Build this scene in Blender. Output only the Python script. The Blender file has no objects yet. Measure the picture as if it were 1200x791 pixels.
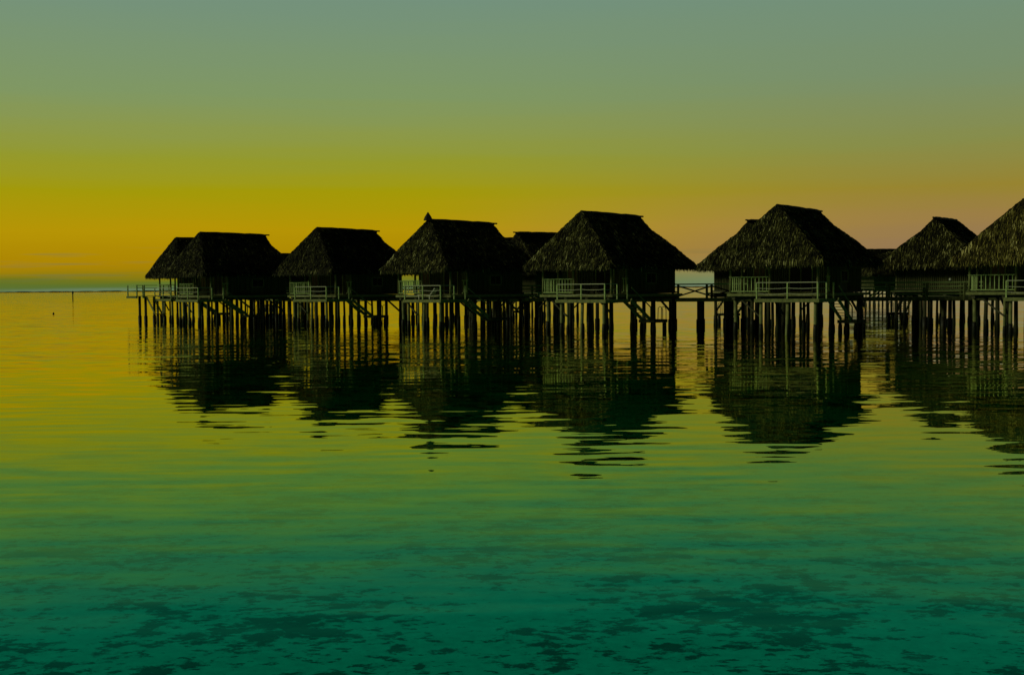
import bpy, math, random
from math import radians as R, sin, cos, pi
from mathutils import Vector, Matrix

scn = bpy.context.scene
COL = scn.collection
H_CAM = 3.6

# ------------------------------------------------------------------ helpers
def lin(c):
    return tuple(((v/255)/12.92 if v/255 <= .04045 else ((v/255+.055)/1.055)**2.4) for v in c) + (1,)

class MB:
    """collects primitives, builds ONE mesh object"""
    def __init__(s): s.v = []; s.f = []
    def add(s, vs, fs):
        o = len(s.v); s.v += [tuple(v) for v in vs]; s.f += [tuple(i+o for i in f) for f in fs]; return s
    def box(s, x0, x1, y0, y1, z0, z1):
        vs = [(x0,y0,z0),(x1,y0,z0),(x1,y1,z0),(x0,y1,z0),(x0,y0,z1),(x1,y0,z1),(x1,y1,z1),(x0,y1,z1)]
        return s.add(vs, [(0,3,2,1),(4,5,6,7),(0,1,5,4),(1,2,6,5),(2,3,7,6),(3,0,4,7)])
    def bar(s, a, b, w, h):
        a = Vector(a); b = Vector(b); d = (b-a).normalized()
        up = Vector((0,0,1)) if abs(d.z) < .99 else Vector((0,1,0))
        sx = d.cross(up).normalized()*w/2; uz = sx.cross(d).normalized()*h/2
        vs = []
        for p in (a, b):
            for i, j in ((-1,-1),(1,-1),(1,1),(-1,1)): vs.append(p+sx*i+uz*j)
        return s.add(vs, [(0,1,2,3),(7,6,5,4),(0,4,5,1),(1,5,6,2),(2,6,7,3),(3,7,4,0)])
    def tube(s, pts, r, n=8, cap=True):
        pts = [Vector(p) for p in pts]; rs = r if isinstance(r, (list, tuple)) else [r]*len(pts)
        vs = []; fs = []
        for k, p in enumerate(pts):
            d = (pts[min(k+1, len(pts)-1)]-pts[max(k-1, 0)]).normalized()
            up = Vector((1,0,0)) if abs(d.x) < .9 else Vector((0,1,0))
            a = d.cross(up).normalized(); b = d.cross(a)
            for i in range(n):
                t = 2*pi*i/n; vs.append(p+(a*cos(t)+b*sin(t))*rs[k])
        for k in range(len(pts)-1):
            for i in range(n):
                j = (i+1) % n; fs.append((k*n+i, k*n+j, (k+1)*n+j, (k+1)*n+i))
        if cap:
            fs.append(tuple(range(n-1, -1, -1))); fs.append(tuple(len(vs)-n+i for i in range(n)))
        return s.add(vs, fs)
    def build(s, name, mat, parent=None, smooth=False):
        me = bpy.data.meshes.new(name); me.from_pydata(s.v, [], s.f); me.update()
        me.materials.append(mat)
        if smooth:
            for p in me.polygons: p.use_smooth = True
        o = bpy.data.objects.new(name, me); COL.objects.link(o); o.parent = parent
        return o

def tag(o, label=None, cat=None, group=None, kind=None):
    if label: o['label'] = label
    if cat: o['category'] = cat
    if group: o['group'] = group
    if kind: o['kind'] = kind
    return o
def empty(name, loc=(0,0,0), rz=0):
    o = bpy.data.objects.new(name, None); COL.objects.link(o)
    o.location = loc; o.rotation_euler = (0,0,rz); o.empty_display_size = .3
    return o
def copy_tree(o, parent=None):
    c = o.copy(); COL.objects.link(c); c.parent = parent
    for ch in [k for k in scn.objects if k.parent == o]: copy_tree(ch, c)
    return c

# ------------------------------------------------------------------ materials
def nmat(name):
    m = bpy.data.materials.new(name); m.use_nodes = True; nt = m.node_tree; nt.nodes.clear()
    out = nt.nodes.new('ShaderNodeOutputMaterial')
    return m, nt, out
def N(nt, t, **k):
    n = nt.nodes.new(t)
    for a, b in k.items(): setattr(n, a, b)
    return n
def ramp(nt, stops, interp='LINEAR'):
    r = N(nt, 'ShaderNodeValToRGB'); e = r.color_ramp; e.interpolation = interp
    while len(e.elements) > 1: e.elements.remove(e.elements[-1])
    e.elements[0].position = stops[0][0]; e.elements[0].color = stops[0][1]
    for p, c in stops[1:]:
        x = e.elements.new(p); x.color = c
    return r
def wood(name, dark, light, scale=(9,9,1.2), rough=.8, wet=False):
    m, nt, out = nmat(name); L = nt.links
    tc = N(nt, 'ShaderNodeTexCoord'); mp = N(nt, 'ShaderNodeMapping'); mp.inputs['Scale'].default_value = scale
    L.new(tc.outputs['Object'], mp.inputs['Vector'])
    n = N(nt, 'ShaderNodeTexNoise'); n.inputs['Scale'].default_value = 1; n.inputs['Detail'].default_value = 5
    L.new(mp.outputs[0], n.inputs['Vector'])
    gi = N(nt, 'ShaderNodeNewGeometry')
    ad = N(nt, 'ShaderNodeMath', operation='MULTIPLY_ADD'); ad.inputs[1].default_value = .35; 
    L.new(gi.outputs['Random Per Island'], ad.inputs[0]); L.new(n.outputs['Fac'], ad.inputs[2])
    r = ramp(nt, [(.35, dark+(1,)), (.9, light+(1,))]); L.new(ad.outputs[0], r.inputs[0])
    b = N(nt, 'ShaderNodeBsdfPrincipled'); b.inputs['Roughness'].default_value = rough
    b.inputs['Specular IOR Level'].default_value = .25
    L.new(r.outputs[0], b.inputs['Base Color'])
    bp = N(nt, 'ShaderNodeBump'); bp.inputs['Strength'].default_value = .4; bp.inputs['Distance'].default_value = .02
    L.new(n.outputs['Fac'], bp.inputs['Height']); L.new(bp.outputs[0], b.inputs['Normal'])
    L.new(b.outputs[0], out.inputs[0]); return m
def thatch_mat(name, cols):
    m, nt, out = nmat(name); L = nt.links
    gi = N(nt, 'ShaderNodeNewGeometry'); tc = N(nt, 'ShaderNodeTexCoord')
    n = N(nt, 'ShaderNodeTexNoise'); n.inputs['Scale'].default_value = 1.1; n.inputs['Detail'].default_value = 6
    L.new(tc.outputs['Object'], n.inputs['Vector'])
    a = N(nt, 'ShaderNodeMath', operation='POWER'); a.inputs[1].default_value = 2.8
    L.new(gi.outputs['Random Per Island'], a.inputs[0])
    ad = N(nt, 'ShaderNodeMath', operation='MULTIPLY_ADD'); ad.inputs[1].default_value = .72
    sub = N(nt, 'ShaderNodeMath', operation='MULTIPLY_ADD'); sub.inputs[1].default_value = .9; sub.inputs[2].default_value = -.25
    L.new(n.outputs['Fac'], sub.inputs[0]); L.new(a.outputs[0], ad.inputs[0]); L.new(sub.outputs[0], ad.inputs[2])
    r = ramp(nt, cols); L.new(ad.outputs[0], r.inputs[0])
    b = N(nt, 'ShaderNodeBsdfPrincipled'); b.inputs['Roughness'].default_value = .75
    b.inputs['Specular IOR Level'].default_value = .2
    L.new(r.outputs[0], b.inputs['Base Color']); L.new(b.outputs[0], out.inputs[0]); return m

M = {}
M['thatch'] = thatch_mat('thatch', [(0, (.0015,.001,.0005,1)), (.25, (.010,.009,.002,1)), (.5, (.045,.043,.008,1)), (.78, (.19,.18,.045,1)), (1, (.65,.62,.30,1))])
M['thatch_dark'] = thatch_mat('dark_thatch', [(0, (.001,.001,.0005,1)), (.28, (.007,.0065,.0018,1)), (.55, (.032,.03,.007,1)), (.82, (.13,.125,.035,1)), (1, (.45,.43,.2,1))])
M['thatch_light'] = thatch_mat('lit_golden_thatch', [(0, (.003,.002,.0005,1)), (.22, (.025,.018,.004,1)), (.45, (.10,.08,.016,1)), (.75, (.32,.27,.06,1)), (1, (.75,.66,.3,1))])  # extra light on the nearest roof is painted into this brighter thatch
M['ridge'] = wood('ridge_thatch', (.006,.005,.003), (.03,.026,.014), (6,6,6))
M['wall'] = wood('bamboo_wall', (.014,.016,.007), (.11,.115,.045))
M['rail'] = wood('pale_rail_wood', (.13,.20,.06), (.44,.55,.24), (8,8,8))
M['post'] = wood('pole_wood', (.05,.06,.022), (.24,.25,.10), (4,4,2))
M['deck'] = wood('deck_wood', (.06,.075,.03), (.2,.23,.1), (8,2,4))
M['pile'] = wood('pile_wood', (.010,.011,.005), (.05,.05,.02), (4,4,1.5))
M['foot'] = wood('dark_footing', (.004,.004,.003), (.014,.014,.01), (5,5,5), rough=.55)
M['beam'] = wood('beam_wood', (.02,.02,.012), (.075,.07,.04), (5,5,5))
M['dark'] = wood('dark_interior', (.004,.004,.003), (.012,.01,.007), (3,3,3))
M['cloth'] = wood('curtain_cloth', (.09,.045,.02), (.19,.10,.045), (7,7,.8))
M['white'] = wood('white_frame', (.55,.56,.5), (.75,.76,.68), (4,4,4), rough=.5)
M['rope'] = wood('rope', (.3,.31,.25), (.5,.5,.4), (20,20,20))
M['metal'] = wood('ladder_metal', (.05,.05,.05), (.12,.12,.12), (4,4,4), rough=.4)

# ------------------------------------------------------------------ roof
ZR = 9.54; ZE = 5.4; XE = 4.35; YF = -5.55; YB = 5.65; RF = -3.8; RB = 3.8
def roof_profile(seed):
    """returns list of faces (quads/tris) as corner lists for front hip, sides, back hip, gablet"""
    sag = -.10
    zb = ZR-.10
    # mid-line break (slight flare) at 55% of the way down
    t = .62
    def mid(a, b, s=t, out=0): 
        p = Vector(a).lerp(Vector(b), s); p.z -= sag; return p
    rf = Vector((0,RF,ZR)); rb = Vector((0,RB,zb)); rm = Vector((0,(RF+RB)/2,(ZR+zb)/2+.03))
    fl, fr = Vector((-XE,YF,ZE)), Vector((XE,YF,ZE)); bl, br = Vector((-XE,YB,ZE)), Vector((XE,YB,ZE))
    # gablet at back: steep small triangle from rb down to g points
    gz = zb-1.15; gx = 1.05; gl = Vector((-gx,RB+.25,gz)); gr = Vector((gx,RB+.25,gz))
    F = []
    mfl, mfr = mid(rf, fl), mid(rf, fr)
    F.append(('front', [rf, mfl, mfr])); F.append(('front', [mfl, fl, fr, mfr]))
    for sx, a_f, g, b in ((-1, mfl, gl, bl), (1, mfr, gr, br)):
        mb = mid(g, b, .5)
        f0 = fl if sx < 0 else fr
        F.append(('side', [rf, rb, g, mb, a_f])); F.append(('side', [a_f, mb, b, f0]))
    mbl, mbr = mid(gl, bl, .5), mid(gr, br, .5)
    F.append(('gab', [rb, gl, gr])); F.append(('back', [gl, gr, mbr, mbl])); F.append(('back', [mbl, mbr, br, bl]))
    return F
def tri_iter(poly):
    for i in range(1, len(poly)-1): yield poly[0], poly[i], poly[i+1]
def roof_mesh(name, seed, dens):
    rnd = random.Random(seed)
    F = roof_profile(seed); mb = MB()
    c = Vector((0,0,6.5))
    def outn(a, b, d):
        n = (b-a).cross(d-a).normalized()
        if n.dot((a+b+d)/3-c) < 0: n = -n
        return n
    # solid under-shell
    for _, poly in F:
        for a, b, d in tri_iter(poly):
            n = outn(a, b, d)
            q = [a-n*.06, b-n*.06, d-n*.06]
            mb.add(q, [(0,1,2)])
    # eave thickness: soffit slab
    mb.box(-XE+.16, XE-.16, YF+.16, YB-.16, ZE-.42, ZE-.06)
    def leaf(p, n, L, w, lift, yaw, droop=0):
        down = Vector((0,0,-1)); dn = (down - n*down.dot(n))
        dn = dn.normalized() if dn.length > .05 else Vector((0,-1,0))
        sd = n.cross(dn)
        dn = (dn*cos(yaw)+sd*sin(yaw)).normalized(); sd = n.cross(dn).normalized()
        a = p + n*.015; b = p + dn*L*.55 + n*(lift*.75); e = p + dn*L + n*lift*.7 + Vector((0,0,-droop))
        tw = n*rnd.uniform(-.03,.03)
        mb.add([a-sd*w*.5, a+sd*w*.5, b+sd*w*.6+tw, b-sd*w*.6-tw, e+sd*w*.16, e-sd*w*.16], [(0,1,2,3),(3,2,4,5)])
    for _, poly in F:
        for a, b, d in tri_iter(poly):
            n = outn(a, b, d); area = (b-a).cross(d-a).length/2
            for _k in range(int(area*dens)):
                r1 = math.sqrt(rnd.random()); r2 = rnd.random()
                p = a*(1-r1)+b*(r1*(1-r2))+d*(r1*r2)
                leaf(p, n, rnd.uniform(.3,.65), rnd.uniform(.02,.046), rnd.uniform(.0,.10), rnd.gauss(0,.12))
    # fringe hanging from the eaves, several layers
    for (x0,y0,x1,y1,nx,ny) in ((-XE,YF,XE,YF,0,-1),(XE,YF,XE,YB,1,0),(XE,YB,-XE,YB,0,1),(-XE,YB,-XE,YF,-1,0)):
        ln = math.hypot(x1-x0,y1-y0)
        for _k in range(int(ln*130)):
            t = rnd.random(); ins = rnd.uniform(-.02,.25)
            p = Vector((x0+(x1-x0)*t - nx*ins, y0+(y1-y0)*t - ny*ins, ZE+.04+ins*.75))
            n = Vector((nx*.95,ny*.95,rnd.uniform(.05,.5))).normalized()
            leaf(p, n, rnd.uniform(.25,.68), rnd.uniform(.03,.075), rnd.uniform(0,.06), rnd.gauss(0,.2), droop=rnd.uniform(.0,.1))
    # hips get an extra ragged roll
    fl, fr = Vector((-XE,YF,ZE)), Vector((XE,YF,ZE)); rf = Vector((0,RF,ZR))
    o = mb.build(name, M['thatch'])
    return o.data, o

# ------------------------------------------------------------------ bungalow
ZD = 3.0      # porch floor
ZP = 2.62     # lower platform
def build_bungalow():
    root = empty('bungalow')
    me, ro = roof_mesh('roof', 11, 270); ro.parent = root
    # ridge cap, lashed palm roll with pole sticking out behind
    rnd = random.Random(3); pts = []; rs = []
    for k in range(13):
        t = k/12; pts.append((rnd.uniform(-.03,.03), RF+.12+(RB-RF+.05)*t, ZR-.07-.10*t+rnd.uniform(-.03,.03))); rs.append(rnd.uniform(.12,.17))
    MB().tube(pts, rs, 8).build('ridge_cap', M['ridge'], ro, True)
    MB().tube([(0,RB-.5,ZR-.12),(0,RB+.6,ZR-.12)], .07, 6).build('ridge_pole', M['ridge'], ro)
    # walls: vertical half-round canes
    w = MB(); z0, z1 = ZD+.02, 5.6; x0, x1, y0, y1 = -3.15, 3.15, -2.3, 4.5
    w.box(x0, x1, y0, y1, z0, z1-.25)
    def canes(ax, fixed, a, b, skip=()):
        n = int((b-a)/.16)
        for i in range(n):
            c = a+(b-a)*(i+.5)/n
            if any(s0 < c < s1 for s0, s1 in skip): continue
            top = z1-.45+random.Random(i*7).uniform(-.02,.02)
            if ax == 'x': w.tube([(c,fixed,z0+.01),(c,fixed,top)], .065, 5, False)
            else: w.tube([(fixed,c,z0+.01),(fixed,c,top)], .065, 5, False)
    canes('x', y0, x0, x1, ((-2.65,-1.45),(.3,2.3))); canes('y', x0, y0, y1); canes('y', x1, y0, y1, ((.4,1.9),)); canes('x', y1, x0, x1)
    w.build('wall', M['wall'], root)
    # horizontal trim
    tr = MB()
    for x in (x0-.09, x1+.09): tr.box(x-.03, x+.03, y0-.1, y1+.1, ZD+.03, ZD+.17)
    tr.box(x0-.06, x1+.06, y1+.07, y1+.12, ZD+.03, ZD+.17)
    tr.build('base_trim', M['beam'], root)
    # front door, window, side window
    def opening(name, kind, xa, xb, za, zb, axis='x', pos=y0-.05):
        s = -1 if axis == 'x' else 1
        f = MB(); d = .05
        def bx(m, a, b, c, e, off, th):
            if axis == 'x': m.box(a, b, pos-off-th, pos-off, c, e)
            else: m.box(pos+off, pos+off+th, a, b, c, e)
        bx(f, xa, xb, za, za+.09, 0, .06); bx(f, xa, xb, zb-.09, zb, 0, .06)
        bx(f, xa, xa+.09, za+.09, zb-.09, 0, .06); bx(f, xb-.09, xb, za+.09, zb-.09, 0, .06)
        mid = (xa+xb)/2; bx(f, mid-.04, mid+.04, za+.09, zb-.09, 0, .055)
        o = f.build(name, M['post'], root)
        p = MB(); bx(p, xa+.09, mid-.04, za+.09, zb-.09, 0, .03); bx(p, mid+.04, xb-.09, za+.09, zb-.09, 0, .02)
        p.build(kind, M['cloth'] if kind == 'curtain' else M['dark'], o)
    opening('door', 'pane', .35, 2.25, ZD+.02, 5.1)
    opening('window', 'curtain', -2.6, -1.5, ZD+.85, 5.1)
    opening('window', 'shutter', .45, 1.85, ZD+.8, 4.7, 'y', x1+.03)
    # floor deck + joists
    d = MB(); n = 46
    for i in range(n):
        ya = -4.45+9.2*i/n; d.box(-3.65, 3.65, ya, ya+9.2/n-.015, ZD-.06, ZD)
    d.build('floor', M['deck'], root)
    fa = MB(); fa.box(-3.7,3.7,-4.52,-4.46,ZD-.2,ZD-.005); fa.box(-3.72,-3.66,-4.46,4.75,ZD-.2,ZD-.005); fa.box(3.66,3.72,-4.46,4.75,ZD-.2,ZD-.005)
    fa.build('fascia', M['post'], root)
    b = MB()
    for x in (-3.2,-1.1,1.05,3.2): b.box(x-.12, x+.12, -4.4, 4.7, ZD-.46, ZD-.205)
    for y in (-4.1,-1.4,1.4,4.2): b.box(-3.62, 3.62, y-.1, y+.1, ZD-.2, ZD-.065)
    b.build('floor_beams', M['beam'], root)
    # porch posts
    for x, y in ((-3.5,-4.3),(-.3,-4.3),(3.45,-4.3),(-3.5,-2.45),(3.45,-2.45)):
        MB().tube([(x,y,ZD),(x+.02,y,4.0),(x,y,5.4)], [.11,.10,.095], 8).build('porch_post', M['post'], root, True)
    bm = MB(); bm.tube([(-3.7,-4.3,5.13),(3.7,-4.3,5.13)], .09, 6); bm.build('eave_beam', M['post'], root)
    # picket railings
    def pickets(a, b, z, hgt=1.22):
        a = Vector(a+(z,)); b = Vector(b+(z,)); up = Vector((0,0,1)); m = MB()
        m.bar(a+up*hgt, b+up*hgt, .09, .06)
        o = m.build('railing', M['rail'], root); MB().bar(a+up*.16, b+up*.16, .05, .06).build('bottom_rail', M['rail'], o)
        n = max(2, round((b-a).length/.3)); q = MB()
        for i in range(n):
            p = a.lerp(b, (i+.5)/n); q.bar(p+up*.2, p+up*(hgt-.04), .05, .045)
        q.build('pickets', M['rail'], o)
    pickets((-3.42,-4.38), (-.35,-4.38), ZD)
    pickets((-3.58,-4.3), (-3.58,-2.4), ZD)
    pickets((3.58,-3.1), (3.58,-2.4), ZD)
    # lower platform
    d = MB()
    for i in range(10):
        ya = -6.15+1.6*i/10; d.box(-.55, 4.35, ya, ya+.145, ZP-.05, ZP)
    d.box(3.75, 4.35, -4.5, -3.3, ZP-.05, ZP)
    pl = d.build('platform', M['deck'], root)
    f = MB(); f.box(-.6,4.4,-6.22,-6.16,ZP-.24,ZP-.002); f.box(4.36,4.42,-6.15,-3.3,ZP-.24,ZP-.002); f.box(-.62,-.56,-6.15,-4.54,ZP-.24,ZP-.002)
    f.build('platform_edge', M['post'], pl)
    b = MB()
    for x in (-.2,1.9,4.0): b.box(x-.08,x+.08,-6.1,-4.6,ZP-.27,ZP-.055)
    b.build('platform_beams', M['beam'], pl)
    # rope railing
    rp = [(-.45,-6.1),(1.95,-6.1),(4.25,-6.1),(4.25,-4.6),(4.25,-3.35)]
    for x, y in rp: 
        MB().box(x-.045,x+.045,y-.045,y+.045,ZP-.26,ZP+1.16).build('railing_post', M['rail'], root)
    rr = MB(); rp2 = [(-.45,-4.65)]+rp
    for (xa,ya),(xb,yb) in zip(rp2[:-1], rp2[1:]):
        if (xa,ya) == (4.25,-4.6): continue
        rr.bar((xa,ya,ZP+1.18),(xb,yb,ZP+1.18),.06,.05)
        for zz, sg in ((.78,.05),(.4,.09)):
            rr.tube([(xa+(xb-xa)*t, ya+(yb-ya)*t, ZP+zz-sg*4*t*(1-t)) for t in (0,.25,.5,.75,1)], .02, 5)
    rr.build('rope_railing', M['rope'], root)
    # stair down along the right-hand side
    s = MB(); top = Vector((0,-3.35,ZP-.05)); bot = Vector((0,-.9,1.02))
    for x in (3.82, 4.6): s.bar((x,top.y,top.z),(x,bot.y,bot.z),.07,.27)
    st = s.build('stair', M['post'], root)
    for i in range(7):
        t = (i+.6)/7; p = top.lerp(bot, t)
        MB().box(3.86,4.56,p.y-.13,p.y+.13,p.z-.02,p.z+.025).build('step', M['deck'], st)
    MB().bar((4.66,top.y,top.z+.95),(4.66,bot.y,bot.z+.95),.06,.07).bar((4.66,bot.y,bot.z-.1),(4.66,bot.y,bot.z+.95),.07,.07).build('handrail', M['post'], st)
    l = MB()
    for i in range(9): l.box(3.6,5.0,-.95+i*.19,-.95+i*.19+.175,.94,1.0)
    l.box(3.55,5.05,-.99,-.955,.76,.995); l.box(5.02,5.07,-.95,.76,.76,.995)
    la = l.build('landing', M['beam'], root)
    lad = MB()
    for y in (.1,.55):
        lad.tube([(5.08,y,-.5),(5.08,y,1.0),(5.08,y,1.75),(5.0,y,1.95),(4.8,y,2.0),(4.65,y,1.9),(4.62,y,1.0)], .03, 6)
    for z in (-.1,.2,.5,.8): lad.tube([(5.08,.1,z),(5.08,.55,z)], .025, 5)
    lad.build('swim_ladder', M['metal'], root)
    # piles
    rnd = random.Random(5)
    def pile(x, y, z, r=.16, m='pile', foot=.95):
        o = MB().tube([(x+rnd.uniform(-.09,.09),y+rnd.uniform(-.08,.08),-1.5),(x,y,z)], [r*1.08,r*.95], 9).build('pile', M[m], root, True)
        MB().tube([(x,y,-1.4),(x,y,foot*.6),(x,y,foot)], [r+.07,r+.035,r+.012], 9).build('footing', M['foot'], o, True)
    for x in (-3.2,-1.1,1.05,3.2):
        for y in (-4.1,-1.3,1.5,4.2): pile(x, y, ZD-.46, rnd.uniform(.095,.165), 'pile' if y > -4 or x > 1 else 'post', rnd.uniform(.45,1.0))
    for x in (-.2,1.9,4.0): pile(x, -5.9, ZP-.27, .13, 'post', .8)
    for x, y in ((3.7,-.8),(4.9,-.8),(3.7,.6),(4.9,.6)): pile(x, y, .93, .12, 'pile', .7)
    # diagonal braces
    for x, sg in ((-3.2,1),(3.2,1)):
        MB().bar((x,4.25,1.2),(x,2.4,ZD-.5),.12,.14).build('brace', M['beam'], root)
    MB().bar((-1.1,-4.25,1.3),(-2.6,-4.25,ZD-.5),.1,.12).build('brace', M['beam'], root)
    return root

proto = build_bungalow()
roofs = [None]
for sd in (23, 37):
    me, o = roof_mesh('roof', sd, 270); roofs.append(me); bpy.data.objects.remove(o)

def ridge_to_centre(px, py, yh, rot, back=False):
    d = 1400*(ZR-H_CAM)/(yh-py); x = (px-600)/1400*d
    y = RB if back else RF
    a = R(rot)
    return (x - (-sin(a)*y), d - cos(a)*y)
G = 'thatched bungalows standing over the lagoon'
front = [  # ridge peak measured on the photograph, rotation, roof variant
 ((207,279,340.2), -52, 1, 'small leftmost thatched bungalow, its deck and stairs reaching past all others toward open sea'),
 ((235,272.5,339.7), -49, 0, 'long roofed thatched bungalow with dark chairs on its porch, overlapping the leftmost one'),
 ((372,267,338.6), -42, 2, 'third thatched bungalow from the left, just before the one with a roof spike'),
 ((503,257.5,337.6), -46, 1, 'thatched bungalow with a small ridge spike and a white lounger on its porch'),
 ((681,248,336.2), -43, 0, 'large thatched bungalow at the left end of the walkway gap with sky showing'),
 ((910,240.5,334.4), -38, 2, 'large thatched bungalow right of the open walkway gap, its lit front facing left'),
 ((1198,234,332.2), -38, 1, 'nearest thatched bungalow cut off by the right edge of the picture'),
]
backs = [
 ((607,271.5,336.8), 137, 0, 'thatched bungalow half hidden behind the spike roofed one and its right neighbour', True),
 ((577,278,337), 135, 2, 'bungalow with only a sliver of ridge showing left of the half hidden roof', True),
 ((878,257,334.6), 140, 1, 'thatched bungalow peeking out on the left behind the roof right of the walkway gap', True),
 ((1095,254,333), 146, 2, 'thatched bungalow behind the railed boardwalk, left of the nearest one', True),
 ((312,297,339.3), 135, 0, 'far thatched bungalow whose roof tip shows between the second and third front roofs', True),
 ((1012,292,333.7), 115, 1, 'far low looking thatched bungalow between two larger roofs behind the boardwalk', True),
]
centres = []
first = True
BUNG = []
for (p, rot, var, label) in front:
    x, y = ridge_to_centre(*p, rot)
    o = proto if first else copy_tree(proto); first = False
    o.location = (x, y, 0); o.rotation_euler = (0,0,R(rot)); tag(o, label, 'bungalow', G); centres.append((x, y, rot)); BUNG.append((o, var))
bcent = []
for (p, rot, var, label, bk) in backs:
    x, y = ridge_to_centre(*p, rot, True)
    o = copy_tree(proto); o.location = (x, y, 0); o.rotation_euler = (0,0,R(rot)); tag(o, label, 'bungalow', G)
    bcent.append((x, y, rot)); BUNG.append((o, var))
roofs[0] = [c for c in scn.objects if c.parent == proto and c.name.split('.')[0] == 'roof'][0].data
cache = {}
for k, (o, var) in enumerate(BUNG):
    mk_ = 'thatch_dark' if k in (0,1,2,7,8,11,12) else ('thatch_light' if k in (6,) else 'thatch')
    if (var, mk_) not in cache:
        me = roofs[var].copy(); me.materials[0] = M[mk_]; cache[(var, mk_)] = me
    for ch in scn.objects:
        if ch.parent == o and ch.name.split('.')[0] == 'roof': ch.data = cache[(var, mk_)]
print('centres', [(round(a,1),round(b,1),c) for a,b,c in centres+bcent])
# spike on the fourth roof
spk = BUNG[3][0]
for ch in scn.objects:
    if ch.parent == spk and ch.name.split('.')[0] == 'roof':
        s = MB(); s.tube([(0,RF+.0,ZR-.1),(0,RF+.0,ZR+.2),(0,RF,ZR+.62)], [.42,.3,.03], 7); s.build('ridge_spike', M['ridge'], ch)
        break

lm = BUNG[0][0]
d = MB()
for i in range(24): d.box(-3.6,-.7,-8.1+.15*i,-8.1+.15*i+.135,ZD-.11,ZD-.05)
d.box(-3.65,-.65,-8.2,-8.12,ZD-.3,ZD-.06)
d.build('sundeck', M['deck'], lm)
for z in (.45,.85,1.15):
    MB().bar((-3.55,-4.6,ZD+z),(-3.55,-8.05,ZD+z),.06,.06).build('rail', M['rail'], lm); MB().bar((-3.55,-8.05,ZD+z),(-.75,-8.05,ZD+z),.06,.06).build('rail', M['rail'], lm)
for x, y in ((-3.55,-8.05),(-.75,-8.05),(-3.55,-6.3),(-.75,-7.2)): MB().box(x-.06,x+.06,y-.06,y+.06,ZD-.3,ZD+1.2).build('railing_post', M['rail'], lm)
for x, y in ((-3.0,-6.9),(-1.2,-6.9),(-3.0,-5.2)):
    o = MB().tube([(x,y,-1.5),(x,y,ZD-.12)], .15, 9).build('pile', M['pile'], lm, True)
    MB().tube([(x,y,-1.4),(x,y,.7)], .2, 9).build('footing', M['foot'], o, True)
s = MB()
for y in (-7.0,-6.2): s.bar((-.65,y,ZD-.15),(1.7,y,1.05),.07,.25)
st = s.build('stair', M['post'], lm)
for i in range(7):
    t = (i+.5)/7; MB().box(-.65+2.35*t-.13,-.65+2.35*t+.13,-6.96,-6.24,ZD-.15-1.7*t,ZD-.11-1.7*t).build('step', M['deck'], st)
l = MB()
for i in range(6): l.box(1.6+i*.2,1.6+i*.2+.18,-7.2,-6.05,.94,1.0)
l.build('landing', M['beam'], lm)
for x in (1.8,2.6):
    o = MB().tube([(x,-6.65,-1.5),(x,-6.65,.93)], .12, 9).build('pile', M['pile'], lm, True)

def to_world(c, x, y, z):
    a = R(c[2]); return (c[0]+x*cos(a)-y*sin(a), c[1]+x*sin(a)+y*cos(a), z)

# ------------------------------------------------------------------ porch furniture
def make_chair(label, group=None):
    t = empty('chair')
    MB().box(-.25,.25,-.25,.25,.40,.46).build('seat', M['beam'], t)
    MB().bar((0,.24,.46),(0,.36,.95),.5,.05).build('backrest', M['beam'], t)
    for x in (-.22,.22):
        for y in (-.22,.22): MB().box(x-.025,x+.025,y-.025,y+.025,0,.40).build('leg', M['beam'], t)
    for x in (-.27,.27): MB().box(x-.03,x+.03,-.25,.28,.62,.66).build('armrest', M['beam'], t)
    tag(t, label, 'chair', group); return t
def place(o, c, x, y, z, rz=0):
    o.location = to_world(c, x, y, z); o.rotation_euler = (0,0,R(c[2]+rz)); return o
def make_table(label):
    t = empty('table')
    MB().tube([(0,0,.68),(0,0,.72)], .42, 16).build('tabletop', M['post'], t)
    MB().tube([(0,0,0),(0,0,.68)], .05, 8).build('pedestal', M['beam'], t)
    MB().tube([(0,0,0),(0,0,.03)], .26, 12).build('base', M['beam'], t)
    return tag(t, label, 'table')
GC = 'chairs on the porches'
ch = make_chair('dark wooden chair on the long roofed bungalow porch, left of the round table', GC); place(ch, centres[1], -2.9, -3.6, ZD, 60)
tb = make_table('small round table between two dark chairs on the second bungalow porch'); place(tb, centres[1], -2.1, -3.6, ZD)
c2 = copy_tree(ch); c2['label'] = 'dark wooden chair on the long roofed bungalow porch, right of the round table'; place(c2, centres[1], -1.2, -3.6, ZD, -60)
c3 = copy_tree(ch); c3['label'] = 'dark chair on the porch of the third bungalow from the left'; place(c3, centres[2], -1.6, -3.4, ZD, -40)
tb2 = copy_tree(tb); tb2['label'] = 'small round table on the porch of the third bungalow from the left'; place(tb2, centres[2], -2.5, -3.3, ZD)
c4 = copy_tree(ch); c4['label'] = 'dark chair on the porch of the bungalow left of the walkway gap'; place(c4, centres[4], 1.0, -3.3, ZD, 20)
# white lounger
lo = empty('sun_lounger')
MB().box(-.3,.3,-.95,.35,.33,.38).build('seat', M['white'], lo)
MB().bar((0,.35,.36),(0,.85,.95),.6,.05).build('backrest', M['white'], lo)
for x in (-.27,.27):
    for y in (-.8,.3): MB().box(x-.03,x+.03,y-.03,y+.03,0,.33).build('leg', M['white'], lo)
tag(lo, 'white sun lounger with raised backrest on the porch of the spike roofed bungalow', 'sun lounger')
lo.location = to_world(centres[3], 1.6, -5.2, ZP+.01); lo.rotation_euler = (0,0,R(centres[3][2]-75))

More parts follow.
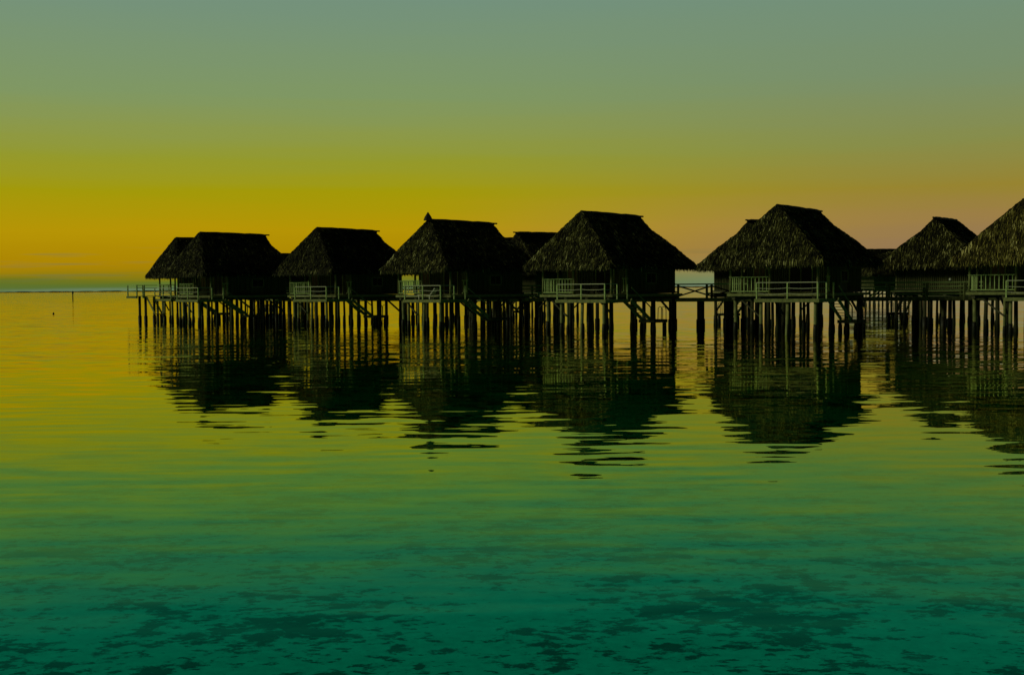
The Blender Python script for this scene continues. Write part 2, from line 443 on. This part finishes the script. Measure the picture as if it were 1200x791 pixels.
# ------------------------------------------------------------------ boardwalk
ZW = 2.6
bw = empty('boardwalk', (0,0,0))
tag(bw, 'raised wooden boardwalk on piles with railings, running behind the front row of bungalows', 'boardwalk')
path = [Vector(to_world(c, 0, 6.6, 0)) for c in centres]
path = [path[0]+(path[0]-path[1])*.25] + path + [path[-1]+(path[-1]-path[-2])*1.3]
W = 1.0
deck = MB(); edge = MB(); np_ = 0; nposts = 0
rails = MB(); xbr = MB()
def segment(a, b, side_rails=True, brace=False, step=2.7):
    global np_, nposts
    d = (b-a); ln = d.length; d.normalize(); s = Vector((d.y,-d.x,0))
    n = int(ln/.16)
    for i in range(n):
        p = a+d*(ln*(i+.5)/n); deck.bar(p-s*W+Vector((0,0,ZW-.03)), p+s*W+Vector((0,0,ZW-.03)), ln/n-.012, .05)
    for k in (-1,1):
        edge.bar(a+s*k*(W+.03)+Vector((0,0,ZW-.14)), b+s*k*(W+.03)+Vector((0,0,ZW-.14)), .06, .26)
        edge.bar(a+s*k*.7+Vector((0,0,ZW-.2)), b+s*k*.7+Vector((0,0,ZW-.2)), .12, .24)
    m = max(1, round(ln/step)); 
    for k in (-1,1):
        off = s*k*(W+.0)
        for i in range(m):
            p = a+d*(ln*(i+.5)/m)+off
            if side_rails:
                MB().box(p.x-.09,p.x+.09,p.y-.09,p.y+.09,ZW-.3,ZW+1.12).build('railing_post', M['post'], bw)
            if brace and k == -1:
                q = p+d*(ln/m)
                if i < m-1:
                    xbr.bar(p+Vector((0,0,ZW+.12)), q+Vector((0,0,ZW+1.0)), .08, .12); xbr.bar(p+Vector((0,0,ZW+1.0)), q+Vector((0,0,ZW+.12)), .08, .12)
        if side_rails:
            for zz, h in ((1.14,.11),(.82,.08),(.52,.08),(.22,.08)):
                if brace and zz != 1.14: continue
                rails.bar(a+off+Vector((0,0,ZW+zz)), b+off+Vector((0,0,ZW+zz)), .07, h)
    m = max(1, round(ln/(2.3 if brace else 3.8)))
    for i in range(m):
        for k in (-1,1):
            p = a+d*(ln*(i+.5)/m)+s*k*.75
            o = MB().tube([(p.x,p.y,-1.5),(p.x,p.y,ZW-.3)], .16, 9).build('pile', M['pile'], bw, True)
            MB().tube([(p.x,p.y,-1.4),(p.x,p.y,.8)], .22, 9).build('footing', M['foot'], o, True)
for i in range(len(path)-1):
    br = (i == 5)
    segment(path[i], path[i+1], True, br, 2.7 if i >= 4 else 5)
for c in bcent[:4]:
    e = Vector(to_world(c, 0, 4.8, 0))
    # nearest point of the main path
    best = None
    for i in range(len(path)-1):
        a, b = path[i], path[i+1]; t = max(0, min(1, (e-a).dot(b-a)/(b-a).length_squared)); p = a.lerp(b, t)
        if best is None or (p-e).length < (best-e).length: best = p
    dd = (e-best).normalized()
    segment(best+dd*(W+.08), e, False)
deck.build('deck', M['deck'], bw); edge.build('deck_beams', M['post'], bw)
rails.build('rail', M['rail'], bw); xbr.build('cross_brace', M['beam'], bw)
# small lamp on a boardwalk post
a, b = path[6], path[7]
d = (b-a).normalized(); s = Vector((d.y,-d.x,0))
lp = a.lerp(b, .52)+s*W
lamp = empty('lamp', (lp.x, lp.y, ZW+1.19))
MB().tube([(0,0,0),(0,0,.06)], .07, 8).build('lamp_base', M['beam'], lamp)
MB().tube([(0,0,.06),(0,0,.1),(0,0,.2),(0,0,.26)], [.06,.1,.1,.05], 10).build('lamp_globe', M['white'], lamp, True)
tag(lamp, 'small pale unlit lamp on the boardwalk railing beside the nearest bungalow', 'lamp')

# ------------------------------------------------------------------ channel marker and buoy
mk = empty('channel_marker', (-.3671*458, 458, 0))
MB().tube([(0,0,-1),(0,0,3.3)], .2, 8).build('post', M['foot'], mk)
MB().tube([(0,0,2.5),(0,0,3.1),(0,0,3.6)], [.32,.32,.05], 8).build('topmark', M['beam'], mk)
tag(mk, 'lone dark marker post standing in open water near the horizon at left', 'marker post')
by = empty('mooring_buoy', (-.3836*187, 187, 0))
MB().tube([(0,0,-.1),(0,0,-.02),(0,0,.1),(0,0,.2),(0,0,.22)], [.08,.13,.14,.1,.03], 12).build('float', M['foot'], by, True)
MB().tube([(0,0,.2),(0,0,.27)], .03, 6).build('ring', M['metal'], by)
tag(by, 'tiny dark mooring buoy floating alone on the left, nearer than the marker post', 'buoy')

# ------------------------------------------------------------------ distant reef
rb = MB(); rnd = random.Random(8); n = 500; vs = []; fs = []
for i in range(n+1):
    a = R(-50+100*i/n); d = 3600; h = 1.6+1.6*rnd.random()
    vs += [(sin(a)*d, cos(a)*d, -1), (sin(a)*(d+15), cos(a)*(d+15), h), (sin(a)*(d+60), cos(a)*(d+60), -1)]
for i in range(n): fs += [(3*i,3*i+3,3*i+4,3*i+1), (3*i+1,3*i+4,3*i+5,3*i+2)]
rb.add(vs, fs); tag(rb.build('reef', M['foot']), kind='structure')

# ------------------------------------------------------------------ seabed
m, nt, out = nmat('sand_and_weed'); L = nt.links
tc = N(nt, 'ShaderNodeTexCoord')
def noise(sc, det, rough=.5, mapscale=(1,1,1), dist=0):
    mp = N(nt, 'ShaderNodeMapping'); mp.inputs['Scale'].default_value = mapscale
    L.new(tc.outputs['Object'], mp.inputs['Vector'])
    x = N(nt, 'ShaderNodeTexNoise'); x.inputs['Scale'].default_value = sc; x.inputs['Detail'].default_value = det
    x.inputs['Roughness'].default_value = rough; x.inputs['Distortion'].default_value = dist
    L.new(mp.outputs[0], x.inputs['Vector']); return x
n1 = noise(1.8, 10, .68, (.75,1,1)); n2 = noise(.3, 3); n3 = noise(5, 6, .7)
ma = N(nt, 'ShaderNodeMath', operation='MULTIPLY_ADD'); ma.inputs[1].default_value = .35
L.new(n2.outputs['Fac'], ma.inputs[0]); L.new(n1.outputs['Fac'], ma.inputs[2])
n4 = noise(4.5, 8, .65, (.6,1,1)); sy0 = N(nt, 'ShaderNodeSeparateXYZ'); L.new(tc.outputs['Object'], sy0.inputs[0])
cov = N(nt, 'ShaderNodeMapRange'); cov.inputs[1].default_value = 10; cov.inputs[2].default_value = 26; cov.inputs[3].default_value = .035; cov.inputs[4].default_value = .012; L.new(sy0.outputs['Y'], cov.inputs[0])
fa_ = N(nt, 'ShaderNodeMath', operation='MULTIPLY_ADD'); fa_.inputs[1].default_value = .3; L.new(n2.outputs['Fac'], fa_.inputs[0]); L.new(n4.outputs['Fac'], fa_.inputs[2])
mxm = N(nt, 'ShaderNodeMath', operation='MAXIMUM'); L.new(ma.outputs[0], mxm.inputs[0]); L.new(fa_.outputs[0], mxm.inputs[1])
ma2 = N(nt, 'ShaderNodeMath', operation='ADD'); L.new(mxm.outputs[0], ma2.inputs[0]); L.new(cov.outputs[0], ma2.inputs[1]); ma = ma2
rp = ramp(nt, [(.715,(0,0,0,1)),(.765,(1,1,1,1))]); L.new(ma.outputs[0], rp.inputs[0])
sand = ramp(nt, [(.3,(.42,.48,.46,1)),(.7,(.66,.74,.70,1))]); L.new(n3.outputs['Fac'], sand.inputs[0])
weed = ramp(nt, [(.35,(.012,.02,.012,1)),(.7,(.09,.11,.05,1))]); L.new(n3.outputs['Fac'], weed.inputs[0])
mx = N(nt, 'ShaderNodeMix', data_type='RGBA'); L.new(rp.outputs[0], mx.inputs[0]); L.new(sand.outputs[0], mx.inputs[6]); L.new(weed.outputs[0], mx.inputs[7])
df = N(nt, 'ShaderNodeBsdfDiffuse'); L.new(mx.outputs[2], df.inputs[0]); L.new(df.outputs[0], out.inputs[0])
sb = MB(); S = 6000; sb.add([(-S,-200,-1.35),(S,-200,-1.35),(S,8000,-1.35),(-S,8000,-1.35)], [(0,1,2,3)])
tag(sb.build('seabed', m), kind='structure')

# ------------------------------------------------------------------ water
m, nt, out = nmat('lagoon_water'); L = nt.links
tc = N(nt, 'ShaderNodeTexCoord')
def wn(scale, ms, det, amp):
    mp = N(nt, 'ShaderNodeMapping'); mp.inputs['Scale'].default_value = ms
    L.new(tc.outputs['Object'], mp.inputs['Vector'])
    x = N(nt, 'ShaderNodeTexNoise'); x.inputs['Scale'].default_value = scale; x.inputs['Detail'].default_value = det; x.inputs['Roughness'].default_value = .4
    L.new(mp.outputs[0], x.inputs['Vector'])
    s = N(nt, 'ShaderNodeVectorMath', operation='SUBTRACT'); s.inputs[1].default_value = (.5,.5,.5); L.new(x.outputs['Color'], s.inputs[0])
    k = N(nt, 'ShaderNodeVectorMath', operation='MULTIPLY'); k.inputs[1].default_value = (amp*.6, amp, 0); L.new(s.outputs[0], k.inputs[0])
    return k
w1 = wn(1.9, (.26,1,1), 1.5, .058); w2 = wn(.4, (.35,1,1), 1, .02); w3 = wn(4.2, (.3,1,1), 1.5, .026)
ad = N(nt, 'ShaderNodeVectorMath', operation='ADD'); L.new(w1.outputs[0], ad.inputs[0]); L.new(w2.outputs[0], ad.inputs[1])
ad2 = N(nt, 'ShaderNodeVectorMath', operation='ADD'); L.new(ad.outputs[0], ad2.inputs[0]); L.new(w3.outputs[0], ad2.inputs[1])
# a faint train of regular ripples running towards the camera
dn = N(nt, 'ShaderNodeTexNoise'); dn.inputs['Scale'].default_value = .35; dn.inputs['Detail'].default_value = 2
mpd = N(nt, 'ShaderNodeMapping'); mpd.inputs['Scale'].default_value = (.5,1,1); L.new(tc.outputs['Object'], mpd.inputs['Vector']); L.new(mpd.outputs[0], dn.inputs['Vector'])
sy = N(nt, 'ShaderNodeSeparateXYZ'); L.new(tc.outputs['Object'], sy.inputs[0])
q1 = N(nt, 'ShaderNodeMath', operation='MULTIPLY'); q1.inputs[1].default_value = 4.6; L.new(sy.outputs['Y'], q1.inputs[0])
q2 = N(nt, 'ShaderNodeMath', operation='MULTIPLY_ADD'); q2.inputs[1].default_value = 16; L.new(dn.outputs['Fac'], q2.inputs[0]); L.new(q1.outputs[0], q2.inputs[2])
q3 = N(nt, 'ShaderNodeMath', operation='SINE'); L.new(q2.outputs[0], q3.inputs[0])
q4 = N(nt, 'ShaderNodeMath', operation='MULTIPLY'); q4.inputs[1].default_value = .0065; L.new(q3.outputs[0], q4.inputs[0])
lee = N(nt, 'ShaderNodeMapRange'); lee.inputs[1].default_value = 48; lee.inputs[2].default_value = 85; lee.inputs[3].default_value = 0; lee.inputs[4].default_value = -.003; L.new(sy.outputs['Y'], lee.inputs[0])
q5 = N(nt, 'ShaderNodeMath', operation='ADD'); L.new(q4.outputs[0], q5.inputs[0]); L.new(lee.outputs[0], q5.inputs[1])
cx = N(nt, 'ShaderNodeCombineXYZ'); L.new(q5.outputs[0], cx.inputs['Y'])
ad3 = N(nt, 'ShaderNodeVectorMath', operation='ADD'); L.new(ad2.outputs[0], ad3.inputs[0]); L.new(cx.outputs[0], ad3.inputs[1])
fz = N(nt, 'ShaderNodeMapRange'); fz.inputs[1].default_value = 45; fz.inputs[2].default_value = 74; fz.inputs[3].default_value = 1; fz.inputs[4].default_value = 2.6
L.new(sy.outputs['Y'], fz.inputs[0])
ad2 = N(nt, 'ShaderNodeVectorMath', operation='SCALE'); L.new(ad3.outputs[0], ad2.inputs[0]); L.new(fz.outputs[0], ad2.inputs['Scale'])
# calm and ruffled zones
gz = N(nt, 'ShaderNodeTexNoise'); gz.inputs['Scale'].default_value = .06; gz.inputs['Detail'].default_value = 2
L.new(tc.outputs['Object'], gz.inputs['Vector'])
gr = N(nt, 'ShaderNodeMapRange'); gr.inputs[1].default_value = .35; gr.inputs[2].default_value = .65; gr.inputs[3].default_value = .55; gr.inputs[4].default_value = 1.15
L.new(gz.outputs['Fac'], gr.inputs[0])
sc_ = N(nt, 'ShaderNodeVectorMath', operation='SCALE'); L.new(ad2.outputs[0], sc_.inputs[0]); L.new(gr.outputs[0], sc_.inputs['Scale'])
up = N(nt, 'ShaderNodeVectorMath', operation='ADD'); up.inputs[1].default_value = (0,0,1); L.new(sc_.outputs[0], up.inputs[0])
nn = N(nt, 'ShaderNodeVectorMath', operation='NORMALIZE'); L.new(up.outputs[0], nn.inputs[0])
gi = N(nt, 'ShaderNodeNewGeometry')
dp = N(nt, 'ShaderNodeVectorMath', operation='DOT_PRODUCT'); L.new(gi.outputs['Incoming'], dp.inputs[0]); L.new(nn.outputs[0], dp.inputs[1])
ab = N(nt, 'ShaderNodeMath', operation='ABSOLUTE'); L.new(dp.outputs['Value'], ab.inputs[0])
om = N(nt, 'ShaderNodeMath', operation='SUBTRACT', use_clamp=True); om.inputs[0].default_value = 1; L.new(ab.outputs[0], om.inputs[1])
p5 = N(nt, 'ShaderNodeMath', operation='POWER'); p5.inputs[1].default_value = 4; L.new(om.outputs[0], p5.inputs[0])
fr = N(nt, 'ShaderNodeMath', operation='MULTIPLY_ADD'); fr.inputs[1].default_value = .98; fr.inputs[2].default_value = .02; L.new(p5.outputs[0], fr.inputs[0])
tint = ramp(nt, [(.69,(.0,.30,.25,1)),(.74,(.02,.52,.40,1)),(.79,(.24,.82,.42,1)),(.835,(.60,.98,.34,1)),(.88,(.96,1,.28,1)),(.91,(1,.98,.40,1)),(.945,(1,.98,.55,1)),(.965,(1,.96,.9,1)),(1,(1,1,.95,1))]); L.new(om.outputs[0], tint.inputs[0])
gl = N(nt, 'ShaderNodeBsdfGlossy'); gl.inputs['Roughness'].default_value = .0; L.new(nn.outputs[0], gl.inputs['Normal']); L.new(tint.outputs[0], gl.inputs['Color'])
tr = N(nt, 'ShaderNodeBsdfTransparent')   # longer path through the water at grazing angles absorbs more
tcol = ramp(nt, [(.60,(.05,.93,.8,1)),(.75,(.03,.80,.72,1)),(.80,(.03,.52,.36,1)),(.86,(.03,.28,.12,1)),(.91,(.02,.15,.04,1)),(.96,(.01,.08,.02,1)),(1,(0,.02,.005,1))])
L.new(om.outputs[0], tcol.inputs[0]); L.new(tcol.outputs[0], tr.inputs['Color'])
mx = N(nt, 'ShaderNodeMixShader'); L.new(fr.outputs[0], mx.inputs[0]); L.new(tr.outputs[0], mx.inputs[1]); L.new(gl.outputs[0], mx.inputs[2])
L.new(mx.outputs[0], out.inputs[0])
wt = MB(); wt.add([(-S,-200,0),(S,-200,0),(S,8000,0),(-S,8000,0)], [(0,1,2,3)])
tag(wt.build('water', m), kind='structure')

# ------------------------------------------------------------------ world
w = bpy.data.worlds.new('World'); scn.world = w; w.use_nodes = True; nt = w.node_tree; nt.nodes.clear(); L = nt.links
out = N(nt, 'ShaderNodeOutputWorld'); bg = N(nt, 'ShaderNodeBackground')
tc = N(nt, 'ShaderNodeTexCoord'); sp = N(nt, 'ShaderNodeSeparateXYZ'); L.new(tc.outputs['Generated'], sp.inputs[0])
asn = N(nt, 'ShaderNodeMath', operation='ARCSINE'); L.new(sp.outputs['Z'], asn.inputs[0])
# soft horizontal cloud streaks displace the gradient slightly
mp = N(nt, 'ShaderNodeMapping'); mp.inputs['Scale'].default_value = (5,5,120); L.new(tc.outputs['Generated'], mp.inputs['Vector'])
cn = N(nt, 'ShaderNodeTexNoise'); cn.inputs['Scale'].default_value = 1; cn.inputs['Detail'].default_value = 4; L.new(mp.outputs[0], cn.inputs['Vector'])
cd = N(nt, 'ShaderNodeMath', operation='MULTIPLY_ADD'); cd.inputs[1].default_value = .012; cd.inputs[2].default_value = -.006; L.new(cn.outputs['Fac'], cd.inputs[0])
# only matters low down
ea = N(nt, 'ShaderNodeMath', operation='ADD'); L.new(asn.outputs[0], ea.inputs[0]); L.new(cd.outputs[0], ea.inputs[1])
mr = N(nt, 'ShaderNodeMapRange'); mr.inputs[1].default_value = R(-2); mr.inputs[2].default_value = R(40); mr.inputs[3].default_value = 0; mr.inputs[4].default_value = 1
L.new(ea.outputs[0], mr.inputs[0])
P = lambda e: (e+2)/42
left = ramp(nt, [(P(-1),lin((112,142,112))),(P(.0),lin((100,124,88))),(P(.08),lin((86,112,56))),(P(.4),lin((96,114,32))),(P(.65),lin((142,124,14))),(P(1.05),lin((170,132,3))),(P(2.75),lin((180,147,2))),
  (P(4.6),lin((160,152,2))),(P(6.0),lin((146,152,42))),(P(9),lin((126,150,98))),(P(13.5),lin((114,144,124))),(P(20),lin((80,122,110))),(P(30),(.03,.08,.075,1)),(P(40),(.015,.035,.04,1))])
right = ramp(nt, [(P(-1),lin((120,138,118))),(P(.3),lin((128,142,112))),(P(.8),lin((134,134,100))),(P(1.6),lin((147,118,84))),(P(3),lin((155,125,70))),
  (P(4.4),lin((150,131,48))),(P(6.4),lin((134,140,74))),(P(9.5),lin((120,142,106))),(P(13.5),lin((113,143,122))),(P(20),lin((80,118,108))),(P(30),(.03,.08,.075,1)),(P(40),(.015,.035,.04,1))])
L.new(mr.outputs[0], left.inputs[0]); L.new(mr.outputs[0], right.inputs[0])
az = N(nt, 'ShaderNodeMath', operation='ARCTAN2'); L.new(sp.outputs['X'], az.inputs[0]); L.new(sp.outputs['Y'], az.inputs[1])
azr = N(nt, 'ShaderNodeMapRange', interpolation_type='SMOOTHSTEP'); azr.inputs[1].default_value = R(-6); azr.inputs[2].default_value = R(22)
L.new(az.outputs[0], azr.inputs[0])
mx = N(nt, 'ShaderNodeMix', data_type='RGBA'); L.new(azr.outputs[0], mx.inputs[0]); L.new(left.outputs[0], mx.inputs[6]); L.new(right.outputs[0], mx.inputs[7])
# thin low cloud bars
mp2 = N(nt, 'ShaderNodeMapping'); mp2.inputs['Scale'].default_value = (9,9,260); L.new(tc.outputs['Generated'], mp2.inputs['Vector'])
c2n = N(nt, 'ShaderNodeTexNoise'); c2n.inputs['Scale'].default_value = 1; c2n.inputs['Detail'].default_value = 5; L.new(mp2.outputs[0], c2n.inputs['Vector'])
c2r = N(nt, 'ShaderNodeMapRange'); c2r.inputs[1].default_value = .56; c2r.inputs[2].default_value = .72; c2r.inputs[3].default_value = 0; c2r.inputs[4].default_value = .55; L.new(c2n.outputs['Fac'], c2r.inputs[0])
ew = ramp(nt, [(P(.1),(0,0,0,1)),(P(.6),(1,1,1,1)),(P(1.3),(.7,.7,.7,1)),(P(2.2),(0,0,0,1))]); L.new(mr.outputs[0], ew.inputs[0])
cm = N(nt, 'ShaderNodeMath', operation='MULTIPLY'); L.new(c2r.outputs[0], cm.inputs[0]); L.new(ew.outputs[0], cm.inputs[1])
cmx = N(nt, 'ShaderNodeMix', data_type='RGBA'); L.new(cm.outputs[0], cmx.inputs[0]); L.new(mx.outputs[2], cmx.inputs[6]); cmx.inputs[7].default_value = lin((92,112,74)); mx = cmx
# the sky opposite the dawn is dark
dk = N(nt, 'ShaderNodeMapRange', interpolation_type='SMOOTHSTEP'); dk.inputs[1].default_value = -.2; dk.inputs[2].default_value = .8; dk.inputs[3].default_value = .04; dk.inputs[4].default_value = 1
L.new(sp.outputs['Y'], dk.inputs[0])
ml = N(nt, 'ShaderNodeMix', data_type='RGBA', blend_type='MULTIPLY'); ml.inputs[0].default_value = 1
L.new(mx.outputs[2], ml.inputs[6]); L.new(dk.outputs[0], ml.inputs[7])
sk = N(nt, 'ShaderNodeTexSky', sky_type='NISHITA'); sk.sun_disc = False; sk.sun_elevation = R(1); sk.sun_rotation = R(-65)
s2 = N(nt, 'ShaderNodeMix', data_type='RGBA', blend_type='ADD'); s2.inputs[0].default_value = .004
L.new(ml.outputs[2], s2.inputs[6]); L.new(sk.outputs[0], s2.inputs[7])
L.new(s2.outputs[2], bg.inputs[0]); bg.inputs[1].default_value = 1; L.new(bg.outputs[0], out.inputs[0])

# ------------------------------------------------------------------ sun (soft, low dawn light from the left)
ld = bpy.data.lights.new('sun', 'SUN'); ld.energy = 1.1; ld.angle = R(14); ld.color = (.95,1,.55)
lo_ = bpy.data.objects.new('sun', ld); COL.objects.link(lo_)
dirv = Vector((-1,-.18,.50)); lo_.rotation_euler = dirv.to_track_quat('Z','Y').to_euler(); lo_.location = (-50,-30,30)

# ------------------------------------------------------------------ camera
cd_ = bpy.data.cameras.new('camera'); cam = bpy.data.objects.new('camera', cd_); COL.objects.link(cam); scn.camera = cam
cd_.sensor_width = 36; cd_.lens = 42; cd_.clip_end = 20000; cd_.clip_start = .1
cam.location = (0,0,H_CAM)
cam.matrix_world = Matrix.Translation((0,0,H_CAM)) @ Matrix.Rotation(R(90-2.4),4,'X') @ Matrix.Rotation(R(-.45),4,'Z')
scn.view_settings.view_transform = 'Standard'; scn.view_settings.look = 'None'; scn.view_settings.exposure = 0; scn.view_settings.gamma = 1
scn.cycles.transparent_max_bounces = 16; scn.cycles.max_bounces = 8
